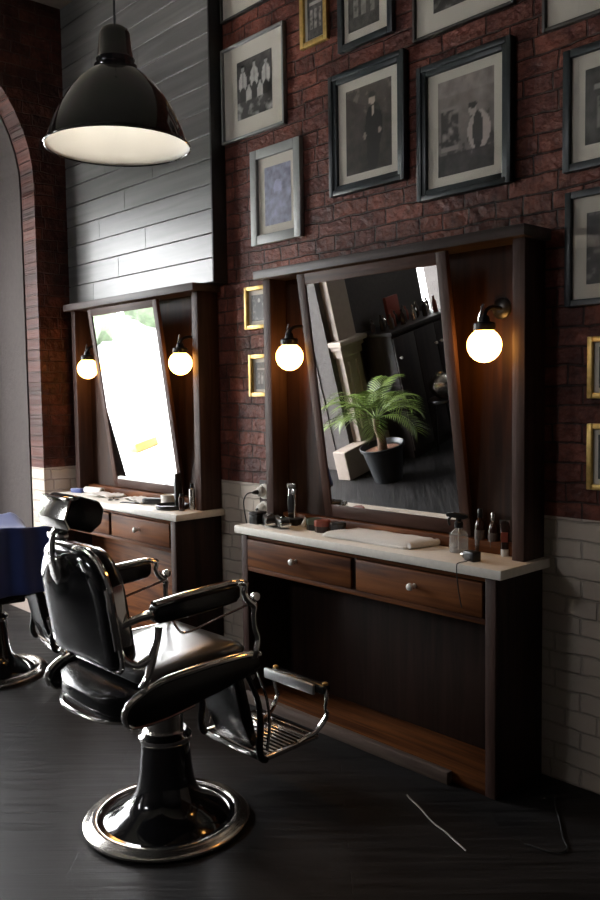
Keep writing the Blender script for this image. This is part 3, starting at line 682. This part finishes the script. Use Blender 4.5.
    q.box(lx, hx_, gy0, gy0+.022, gz-.014, gz+.006, .003, rot=tl).box(lx, hx_, gy1-.022, gy1, gz-.014, gz+.006, .003, rot=tl)
    q.box(lx, lx+.018, gy0, gy1, gz-.014, gz+.006, .003, rot=tl).box(hx_-.018, hx_, gy0, gy1, gz-.014, gz+.006, .003, rot=tl)
    q.build('footplate_frame', ch, t)
    q = B()
    for k in range(9):
        yy = gy0+.040+k*.0225
        q.box(lx+.016, hx_-.016, yy, yy+.012, gz-.006, gz+.006, .003, rot=tl)
    q.build('footplate_slats', ch, t)
    B().box(lx+.016, hx_-.016, gy1-.062, gy1-.022, gz-.006, gz+.005, .002, rot=tl).build('footplate_band', M['wornchrome'], t)
    B().box(lx+.02, hx_-.02, gy0+.02, gy1-.02, gz-.016, gz-.012, 0).build('footplate_tray', en, t, smooth=False)
    # raised foot bar with scrolled supports
    bx0, bx1, by, bz = -.125, .180, .600, .395
    B().box(bx0, bx1, by-.012, by+.004, bz-.022, bz+.020, .003).build('foot_bar_plate', M['foot_alu'], t)
    B().box(bx0+.02, bx1+.045, by+.004, by+.048, bz-.016, bz+.022, .010).build('foot_bar_pad', le, t)
    for x, s in ((bx0+.035, -1), (bx1+.035, 1)):
        B().tube([(x, by+.025, bz+.005), (x+.008*s, by+.025, bz-.035), (x+.002, by+.022, bz-.070), (x+.004, by+.030, bz-.10), (x-.004*s, by+.012, bz-.135), (x-.01*s, by-.03, bz-.165), (x-.02*s, by-.075, gz+.018), (x-.02*s, by-.11, gz+.010)], [.010, .009, .007, .010, .011, .011, .010, .009], 10).build('foot_bar_support', ch, t)
        B().lathe([(0, 0), (.012, 0), (.012, .008), (.006, .012), (0, .012)], (x, by+.026, bz+.02), 16).build('support_nut', M['brass'], t)
    return t
M['foot_alu'] = plain('ribbed_aluminium', (.55, .56, .58), .35, metal=.9, var=.1, bscale=90)
c1 = barber_chair('black leather and chrome barber chair in full view in front of the palm mirror', (-2.627, -1.275, 0), 0)
c2 = dup(c1, (-4.755, -1.055, 0), math.radians(-8), 'black and chrome barber chair at the left edge draped with a blue cape')
for chd in c2.children:      # the left chair is pumped down a little lower
    if chd.name.split('.')[0] not in ('base_plate', 'base_ring', 'pedestal', 'collar'): chd.location.z -= .075
def sheet(fn, nu, nv, name, mat, parent=None, th=.003):
    me = bpy.data.meshes.new(name); V = [fn(i/nu, j/nv) for j in range(nv+1) for i in range(nu+1)]
    F = [(j*(nu+1)+i, j*(nu+1)+i+1, (j+1)*(nu+1)+i+1, (j+1)*(nu+1)+i) for j in range(nv) for i in range(nu)]
    me.from_pydata(V, [], F); me.materials.append(mat)
    for p in me.polygons: p.use_smooth = True
    o = bpy.data.objects.new(name, me); COL.objects.link(o)
    md = o.modifiers.new('thickness', 'SOLIDIFY'); md.thickness = th; md.offset = 1
    if parent: o.parent = parent
    return o
def cape(u, v):
    # u across the chair (x), v along the arms (y): drapes over both arms and hangs down
    s = (u-.5)*1.42; hang = .36
    a = abs(s); sg = 1 if s > 0 else -1
    if a < .335: x = s; z = .968 - .05*math.cos(a/.335*PI/2)
    else: x = sg*(.335+.02*math.sin((a-.335)*4)+.012*math.sin(v*21+1.3)); z = .965-(a-.335)
    y = -.22 + v*.52
    n = noise.noise(Vector((x*5, y*6, z*4)))*.010
    z += n*.6 - (.02*v if a < .335 else 0)
    if v > .85: z -= (v-.85)**2*3.2
    return (x + n*(1 if a > .335 else 0), y+n, z)
o = sheet(cape, 90, 30, 'barber_cape', M['cape']); o.location = c2.location + Vector((0, 0, -.078)); o.rotation_euler = c2.rotation_euler
tag(o, 'royal blue cloth cape draped over the arms of the left barber chair', 'cape')

# ================================================================== COUNTER OBJECTS, NEARER STATION
Z = CH
# folded towel
def towel(u, v):
    x = -2.86 + u*.50; y = -.225 + v*.20 - .0*u
    e = min(u, 1-u, v, 1-v)
    z = Z + .004 + .022*min(1, e*18)**.5 + .003*noise.noise(Vector((x*14, y*14, 0)))
    return (x + .035*v, y + .03*u, z)
t = thing('folded_towel', 'white terry towel folded flat in front of the palm mirror', 'towel', (0, 0, 0))
sheet(towel, 50, 24, 'terry_cloth', M['towel'], t)
B().prism(rrect(.24, .095, .02), 2, 0, .010, .003).build('lower_fold', M['towel'], t, loc=(-2.600, -.117, Z+.0005))
B().tube([(-2.355, -.195, Z+.016), (-2.335, -.10, Z+.017), (-2.325, -.005, Z+.016)], .0145, 12, smooth=False).build('folded_edge', M['towel'], t)
# spray bottle
def spray(x, y, label):
    t = thing('spray_bottle', label, 'bottle', (x, y, Z), -2.7); t.scale = (1.08,)*3
    B().lathe([(0, .001), (.034, .001), (.037, .006), (.037, .060), (.033, .078), (.018, .090), (.014, .094), (.014, .104)], n=32).build('body', M['clear'], t)
    B().lathe([(0, .003), (.034, .003), (.034, .035), (0, .035)], n=32).build('water', M['clear'], t)
    B().lathe([(.017, .098), (.017, .118), (.011, .122), (.011, .135), (0, .135)], n=20).build('collar', M['blackplastic'], t)
    B().prism([(-.022, .130), (.046, .140), (.050, .152), (.020, .158), (-.030, .150), (-.040, .138)], 1, -.011, .011, .003).build('spray_head', M['blackplastic'], t)
    B().tube([(.028, 0, .142), (.040, 0, .125), (.036, 0, .105)], .005, 8).build('trigger', M['blackplastic'], t)
    B().tube([(0, 0, .12), (.002, 0, .01)], .002, 6, smooth=False).build('dip_tube', M['whiteplastic'], t)
spray(-2.165, -.095, 'clear plastic spray bottle with black trigger beside the folded towel')
def bottle(x, y, h, r, mat, cap, label, lab=True, slim=False):
    t = thing('toiletry_bottle', label, 'bottle', (x, y, Z), random.uniform(0, 3))
    B().lathe([(0, 0), (r, 0), (r+.0015, .004), (r+.0015, h*.62), (r*.75, h*.72), (r*.42, h*.77), (r*.42, h*.82)], n=28).build('body', mat, t)
    B().lathe([(r*.5, h*.79), (r*.52, h*.80), (r*.52, h*.97), (r*.40, h), (0, h)], n=20).build('cap', cap, t)
    if lab: B().lathe([(r+.002, h*.15), (r+.0022, h*.16), (r+.0022, h*.50), (r+.002, h*.51)], n=28, cap=False).build('paper_label', M['label_dk'], t)
bottle(-2.118, -.010, .180, .021, M['amber'], M['blackplastic'], 'tall dark brown bottle, left of the three beside the spray bottle')
bottle(-2.052, -.008, .170, .020, M['amber'], M['wornchrome'], 'dark brown bottle with silvery cap, middle of the three beside the spray bottle')
def tube_thing(x, y, label):
    t = thing('cream_tube', label, 'tube', (x, y, Z), .5)
    secs = []
    for z, a, c in ((.030, .017, .017), (.06, .017, .015), (.11, .019, .009), (.145, .021, .002)):
        secs.append([(a*math.cos(k*PI/10), c*math.sin(k*PI/10), z) for k in range(20)])
    B().loft(secs).build('tube_body', [M['amber']], t)
    B().lathe([(0, 0), (.016, 0), (.016, .03), (0, .03)], n=20).build('cap', M['whiteplastic'], t)
    B().prism([(-.013, .06), (.013, .06), (.014, .10), (-.014, .10)], 1, -.0165, -.0125, 0).build('red_band', M['red'], t)
    B().box(-.021, .021, -.002, .002, .128, .150, .001).build('crimp', M['chrome'], t)
tube_thing(-1.978, -.035, 'dark squeeze tube with red band standing on its cap nearest the right upright')
# black plug adapter with lead hanging over the counter edge
t = thing('plug_adapter', 'black plug adapter lying at the right counter corner with its lead hanging down', 'adapter', (-2.015, -.205, Z), -.25)
B().box(-.028, .028, -.022, .022, 0, .040, .006).build('body', M['blackplastic'], t)
B().lathe([(0, 0), (.019, 0), (.019, .014), (.010, .018), (0, .018)], (-.028, 0, .020), 20, rot=Matrix.Rotation(-PI/2, 3, 'Y')).build('plug_face', M['blackplastic'], t)
for s in (-1, 1): B().tube([(-.045, s*.009, .02), (-.062, s*.009, .02)], .0022, 8, smooth=False).build('pin', M['chrome'], t)
B().tube([(.02, -.02, .012), (.018, -.05, .006), (.018, -.084, .004), (.02, -.096, -.01), (.024, -.094, -.08), (.034, -.088, -.15), (.040, -.086, -.17)], .0022, 8).build('lead', M['rubber'], t)
# three round tins
def tin(x, y, lid, body, label, h=.030):
    t = thing('pomade_tin', label, 'tin', (x, y, Z), 0, 'pomade tins in front of the mirror')
    B().lathe([(0, 0), (.036, 0), (.038, .003), (.038, h*.55), (0, h*.55)], n=8).build('tin_body', body, t, ang=30)
    B().lathe([(.040, h*.52), (.041, h*.56), (.041, h*.92), (.038, h), (0, h)], n=8).build('lid', lid, t, ang=30)
M['dkbrown'] = plain('dark_brown_plastic', (.03, .015, .012), .3)
tin(-3.040, -.105, M['green'], M['blackplastic'], 'octagonal black tin with dull green lid, left of three beside the mirror foot', .056)
tin(-2.960, -.125, M['red'], M['dkbrown'], 'octagonal tin with red lid, middle of three beside the mirror foot', .058)
tin(-2.880, -.100, M['blackplastic'], M['blackplastic'], 'all black octagonal tin, right of three beside the towel', .052)
# clippers: one upright in its stand, smaller pieces beside
t = thing('hair_clipper', 'chrome and black hair clipper standing upright in its charger by the left upright', 'hair clipper', (-3.235, -.070, Z), .3); t.scale = (1.15, 1.15, 1.3)
B().prism(rrect(.040, .034, .014), 2, 0, .026, .006).build('charger_base', M['blackplastic'], t)
B().loft([[(x*k, y*k2+off, z) for x, y in rrect(.022, .018, .010, 4)] for z, k, k2, off in ((.02, .8, .8, 0), (.05, .9, .95, 0), (.09, 1.0, 1.0, .0), (.125, .9, .85, .002), (.145, 1.05, .6, .003))]).build('body', M['chrome'], t, ang=50)
B().prism([(-.014, .05), (.014, .05), (.016, .10), (.009, .125), (-.009, .125), (-.016, .10)], 1, -.021, -.012, .003).build('grip', M['blackplastic'], t)
B().box(-.023, .023, -.012, .010, .143, .166, .003).build('blade', M['wornchrome'], t)
def trimmer(x, y, rz, label, s=1):
    t = thing('hair_trimmer', label, 'hair trimmer', (x, y, Z), rz); t.scale = (1.45,)*3
    B().loft([[(xx, py*k, pz*k+.020*s) for py, pz in rrect(.022*s, .018*s, .009*s, 4)] for xx, k in ((-.055*s, .6), (-.045*s, .95), (0, 1), (.04*s, .9), (.055*s, .7))]).build('body', M['blackplastic'], t, ang=50)
    B().box(-.04*s, .03*s, -.010*s, .010*s, .034*s, .041*s, .003).build('switch_plate', M['chrome'], t)
    B().box(.05*s, .072*s, -.018*s, .018*s, .010*s, .024*s, .002).build('blade', M['wornchrome'], t)
trimmer(-3.315, -.165, -.6, 'black trimmer with chrome plate lying beside the black box at the left counter end')
trimmer(-3.215, -.165, -.5, 'black trimmer lying in front of the upright clipper')
t = thing('comb_box', 'small black box at the left end of the nearer counter', 'box', (-3.405, -.165, Z), .15); t.scale = (1.3,)*3
B().box(-.022, .022, -.03, .03, 0, .036, .004).build('box_body', M['blackplastic'], t); B().box(-.023, .023, -.031, .031, .036, .048, .004).build('lid', M['blackplastic'], t)
t = thing('nozzle', 'small white and chrome nozzle cap beside the upright clipper', 'nozzle', (-3.155, -.075, Z))
B().lathe([(0, 0), (.012, 0), (.012, .012), (.008, .030), (.005, .05), (0, .052)], n=16, rot=Matrix.Rotation(.4, 3, 'Y')).build('nozzle_body', M['whiteplastic'], t)

# wall sockets with plug and lead
t = thing('wall_socket', 'brown wall plate with two round white sockets beside the nearer counter', 'socket', (-3.575, WY, 1.0)); t.scale = (1.2, 1, 1.12)
B().box(-.055, .035, -.016, 0, -.10, .095, .005).build('back_plate', M['wood_side'], t)
for z in (.042, -.045):
    s_ = B().lathe([(0, 0), (.036, 0), (.038, .004), (.038, .016), (.034, .020), (.030, .020), (.028, .008), (0, .008)], (-.01, -.014, z), 28, rot=Matrix.Rotation(PI/2, 3, 'X')).build('socket', M['whiteplastic'], t)
t = thing('plug', 'white round plug with black lead in the upper socket, lead hanging to the floor', 'plug', (-3.587, WY-.034, 1.047))
B().lathe([(0, 0), (.026, 0), (.028, .006), (.028, .030), (.018, .040), (0, .042)], n=24, rot=Matrix.Rotation(PI/2, 3, 'X')).build('plug_body', M['whiteplastic'], t)
B().lathe([(0, .036), (.014, .036), (.012, .055), (.006, .075), (0, .075)], n=16, rot=Matrix.Rotation(PI/2, 3, 'X')).build('strain_relief', M['rubber'], t)
B().tube([(0, -.070, 0), (-.02, -.095, -.005), (-.06, -.09, -.05), (-.085, -.06, -.14), (-.088, -.03, -.26), (-.10, -.01, -.42), (-.13, -.01, -.65), (-.14, -.02, -.90), (-.12, -.03, -1.032)], .0035, 8).build('lead', M['rubber'], t)
t = thing('plug', 'lower white plug beside the black box at the nearer counter', 'plug', (-3.587, WY-.034, .950))
B().lathe([(0, 0), (.026, 0), (.028, .006), (.028, .030), (.018, .040), (0, .042)], n=24, rot=Matrix.Rotation(PI/2, 3, 'X')).build('plug_body', M['whiteplastic'], t)
B().lathe([(0, .036), (.010, .036), (.008, .050), (0, .052)], n=16, rot=Matrix.Rotation(PI/2, 3, 'X')).build('strain_relief', M['rubber'], t)

# ================================================================== COUNTER OBJECTS, LEFT STATION
bt_ = B(); t = thing('tissue_roll', 'white roll lying at the far left of the left counter', 'roll', (-5.27, -.085, Z), .15)
B().tube([(-.09, 0, .024), (.09, 0, .024)], .023, 20, smooth=False).build('roll_body', M['towel'], t); B().tube([(.088, 0, .024), (.096, 0, .024)], .010, 16, smooth=False).build('core', M['rubber'], t)
t = thing('sponge', 'small blue sponge beside the white roll on the left counter', 'sponge', (-5.42, -.13, Z), .3)
B().box(-.05, .05, -.022, .022, 0, .032, .008).build('sponge_body', M['cape'], t)
t = thing('cup', 'white cup standing beside the black tool stand on the left counter', 'cup', (-4.36, -.085, Z))
B().lathe([(0, .004), (.032, .004), (.036, 0), (.042, .004), (.046, .065), (.044, .067), (.040, .062), (.036, .010), (0, .010)], n=28).build('cup_body', M['porcelain'], t)
t = thing('tool_stand', 'black tool stand with round tray near the right upright of the left station', 'stand', (-4.225, -.145, Z)); t.scale = (1.1, 1.1, 1.12)
B().lathe([(0, 0), (.085, 0), (.09, .006), (.09, .022), (.084, .024), (.080, .010), (0, .010)], n=32).build('tray', M['blackplastic'], t)
B().box(-.006, .034, .015, .045, .008, .165, .006).build('post', M['blackplastic'], t)
B().box(.036, .050, -.01, .03, .010, .190, .003).build('holder', M['blackplastic'], t)
for i, (x, y, h, m_, lb) in enumerate([(-4.085, -.10, .155, 'wornchrome', 'slim silvery spray can beside the black tool stand'), (-4.10, -.165, .10, 'amber', 'short dark bottle in front of the slim silvery can')]):
    t = thing('toiletry_bottle', lb, 'bottle', (x, y, Z))
    B().lathe([(0, 0), (.018, 0), (.018, h*.8), (.010, h*.86)], n=20).build('body', M[m_], t); B().lathe([(.011, h*.84), (.011, h), (0, h)], n=16).build('cap', M['blackplastic'], t)
def clutter(name, x, y, rz, label, cat, mk):
    t = thing(name, label, cat, (x, y, Z), rz); mk(t)
def scissors(t):
    for s in (-1, 1):
        bl = B().prism([(-.002, -.006), (.085, 0), (-.002, .006)], 2, .002+.003*(s+1), .005+.003*(s+1), .0005).build('blade', M['chrome'], t); bl.rotation_euler = (0, 0, s*.12)
        B().tube([(-.05+.018*math.cos(a), s*.022+.014*math.sin(a), .008) for a in [2*PI*k/14 for k in range(14)]], .003, 6, closed=True).build('finger_ring', M['blackplastic'], t)
        B().tube([(-.034, s*.016, .007), (0, 0, .006)], .003, 6, smooth=False).build('shank', M['chrome'], t)
clutter('scissors', -4.86, -.17, 2.6, 'open scissors on the left counter, nearest the front edge', 'scissors', scissors)
clutter('scissors', -5.00, -.09, .7, 'scissors on the left counter, lying closest to the mirror foot', 'scissors', scissors)
def comb(t):
    q = B().box(-.09, .09, -.006, .006, 0, .006, .001)
    for k in range(30): q.box(-.088+k*.006, -.0855+k*.006, -.026, -.005, .001, .005, 0)
    q.build('comb_body', M['blackplastic'], t)
clutter('comb', -4.62, -.17, .35, 'long black comb on the left counter in front of the white cup', 'comb', comb)
def ccomb(t): comb(t); t.children[0].data.materials[0] = M['chrome']
clutter('comb', -4.78, -.09, -.3, 'metal comb lying flat in the middle of the left counter', 'comb', ccomb)
def cloth_l(t):
    sheet(lambda u, v: ((u-.5)*.30, (v-.5)*.15, .006+.014*abs(noise.noise(Vector((u*5, v*4, 2))))+.010*math.sin(min(u, 1-u)*6)), 24, 14, 'cloth_body', M['towel'], t)
clutter('hand_towel', -5.08, -.12, .1, 'crumpled white cloth on the left counter under the mirror', 'towel', cloth_l)
clutter('hand_towel', -4.66, -.075, -.2, 'small crumpled white cloth left of the white cup', 'towel', cloth_l)
t = thing('clipper', 'black clipper lying beside the white cup on the left counter', 'hair clipper', (-4.48, -.115, Z), .5)
B().loft([[(xx, py*k, pz*k+.022) for py, pz in rrect(.024, .019, .009, 4)] for xx, k in ((-.07, .6), (-.055, .95), (0, 1), (.05, .95), (.065, .8))]).build('body', M['blackplastic'], t, ang=50)
B().box(.06, .082, -.02, .02, .012, .028, .002).build('blade', M['wornchrome'], t)
# black conduit in the corner left of the left station
tag(B().box(WX+.012, WX+.05, -.03, WY-.004, .40, 1.32, .006).build('cable_trunking', M['blackplastic']), 'black upright cable trunking in the corner beside the left station', 'cable trunking')

# ================================================================== CABLES ON THE FLOOR
M['greycable'] = plain('grey_cable', (.35, .34, .32), .4)
tag(B().tube([(-2.106, -.508, .016), (-2.075, -.515, .008), (-2.02, -.534, .005), (-1.921, -.584, .005), (-1.844, -.607, .005), (-1.768, -.636, .005), (-1.715, -.656, .005)], .0032, 8).build('cable', M['greycable']), 'thin cable lying on the floor in front of the nearer station', 'cable')
tag(B().tube([(-1.70, -.10, .012), (-1.675, -.146, .006), (-1.595, -.248, .005), (-1.528, -.34, .005), (-1.481, -.395, .005), (-1.50, -.45, .005), (-1.60, -.47, .005)], .0032, 8).build('cable', M['rubber']), 'dark cable curling on the floor below the white brick', 'cable')

# ================================================================== REFLECTED PART OF THE ROOM
# potted palm
t = thing('potted_palm', 'green palm in a round black pot seen in the nearer mirror', 'potted plant', (-5.10, -2.62, 0))
B().lathe([(0, 0), (.125, 0), (.13, .01), (.185, .30), (.20, .305), (.205, .33), (.195, .335), (.185, .31), (.178, .295)], n=36, cap=False).build('pot', M['pot'], t)
B().lathe([(0, .285), (.08, .290), (.178, .280)], n=30, cap=False).build('soil', M['soil'], t)
B().tube([(0, 0, .28), (.01, 0, .40), (-.005, .01, .50), (0, 0, .58)], [.045, .038, .034, .028], 12).build('trunk', M['trunk'], t)
rr = random.Random(11)
def frond(L, az, el, par):
    q = B(); pts = []; n = 12
    for k in range(n+1):
        s = k/n; e = el - 1.55*s*s
        if k == 0: p = Vector((0, 0, .57))
        else: p = pts[-1] + Vector((math.cos(az)*math.cos(e), math.sin(az)*math.cos(e), math.sin(e)))*(L/n)
        pts.append(p)
    q.tube(pts, [.005*(1-.8*k/n) for k in range(n+1)], 5, smooth=False)
    for k in range(3, n+1):
        for h in (0, .5):
            if k == n and h: continue
            p = pts[k] if not h else (pts[k]+pts[min(n, k+1)])/2
            d = (pts[k]-pts[k-1]).normalized(); sd = d.cross(Vector((0, 0, 1))).normalized(); up = sd.cross(d)
            for s in (-1, 1):
                ll = L*.36*math.sin(PI*min(1, (k+h-1.5)/(n-.2)))**.6 + .02
                dr = (d*.75 + sd*s*.8 + up*(.15) - Vector((0, 0, .15))).normalized()
                m1 = p + dr*ll*.5; tp = p + dr*ll - Vector((0, 0, ll*.18)); wd = d*.0065
                v = [q.bm.verts.new(c) for c in (p-wd*.5, m1-wd, tp, m1+wd, p+wd*.5)]
                q.bm.faces.new(v)
    q.build('frond', M['leaf'], par, recalc=False)
for i in range(17): frond(rr.uniform(.42, .62), i*2.399, .35+ .95*(i/17)+rr.uniform(-.1, .1), t)
# second leafy plant by the back window
t = thing('leafy_plant', 'tall leafy plant by the far window reflected at the mirror top', 'potted plant', (-5.42, -4.72, 0))
B().lathe([(0, 0), (.12, 0), (.16, .26), (.17, .30), (.155, .30), (.15, .26)], n=28, cap=False).build('pot', M['pot'], t)
B().lathe([(0, .255), (.15, .25)], n=24, cap=False).build('soil', M['soil'], t)
B().tube([(0, 0, .25), (.03, 0, .8), (0, .03, 1.3), (.02, .05, 1.7)], [.016, .013, .010, .006], 8).build('stem', M['trunk'], t)
for i in range(22):
    q = B(); a = i*2.4; z = 1.0+.036*i; L = .24
    c0 = Vector((.02, .03, z)); pv = []
    for k in range(6):
        s = k/5; wv = .045*math.sin(PI*min(.98, s+.04)); c = c0 + Vector((math.cos(a)*L*s, math.sin(a)*L*s, .08*s-.16*s*s)); sd = Vector((-math.sin(a), math.cos(a), 0))
        pv.append((q.bm.verts.new(c-sd*wv), q.bm.verts.new(c+sd*wv)))
    for x, y in zip(pv, pv[1:]): q.bm.faces.new((x[0], x[1], y[1], y[0]))
    q.build('leaf', M['leaf'], t, recalc=False)
# silvery globe vase on a stool
t = thing('stool', 'black stool in front of the black cabinet, seen only in the mirror', 'stool', (-5.02, -3.50, 0))
B().lathe([(0, .47), (.15, .47), (.155, .48), (.15, .50), (0, .50)], n=28).build('seat', M['blackplastic'], t)
for k in range(3):
    a = k*2.094; B().tube([(.10*math.cos(a), .10*math.sin(a), .475), (.16*math.cos(a), .16*math.sin(a), 0)], .012, 8, smooth=False).build('leg', M['blackplastic'], t)
tag(B().lathe([(0, 0), (.05, 0), (.10, .05), (.125, .11), (.12, .16), (.085, .205), (.045, .225), (.05, .24), (.042, .24), (.038, .225), (0, .2)], n=36).build('round_vase', M['wornchrome'], loc=(-5.02, -3.50, .50)), 'round silvery vase on the black stool, seen in the mirror', 'vase')
# back bar cabinet
t = thing('back_bar', 'low black cabinet with small pale knobs reflected behind the palm', 'cabinet', (-5.405, -3.74, 0))
B().box(-.20, .20, -.34, .60, .0, 1.20, .004).build('carcass', M['cabinet'], t)
B().box(-.22, .23, -.36, .62, 1.20, 1.235, .004).build('top', M['cabinet'], t)
for k in range(3):
    y0 = -.33+k*.31; d = B().box(.20, .218, y0, y0+.305, .08, 1.17, .004).build('door', M['cabinet'], t)
    ky = y0+(.265 if k % 2 == 0 else .037)
    B().lathe([(0, 0), (.006, 0), (.006, .012), (.015, .018), (.015, .028), (0, .032)], (.218, ky, .98), 14, rot=Matrix.Rotation(PI/2, 3, 'Y')).build('knob', M['porcelain'], d)
for i in range(16):
    y = -3.18-.056*i; hh = .12+.05*((i*37) % 10)/10; m_ = ['amber', 'label_dk', 'red', 'blackplastic', 'wornchrome'][(i*3) % 5]
    x = -5.44+.07*((i*7) % 3)
    bo = thing('shelf_bottle', 'small bottle in the row on top of the black cabinet reflected in the mirror', 'bottle', (x, y, 1.235), 0, 'bottles on the black cabinet')
    B().lathe([(0, 0), (.024, 0), (.024, hh*.65), (.010, hh*.8), (.010, hh), (0, hh)], n=14).build('body', M[m_], bo)
tag(B().box(-5.52, -5.48, -3.66, -3.48, 1.236, 1.50, .006).build('red_box', M['red']), 'upright red box among the bottles on the black cabinet', 'box')
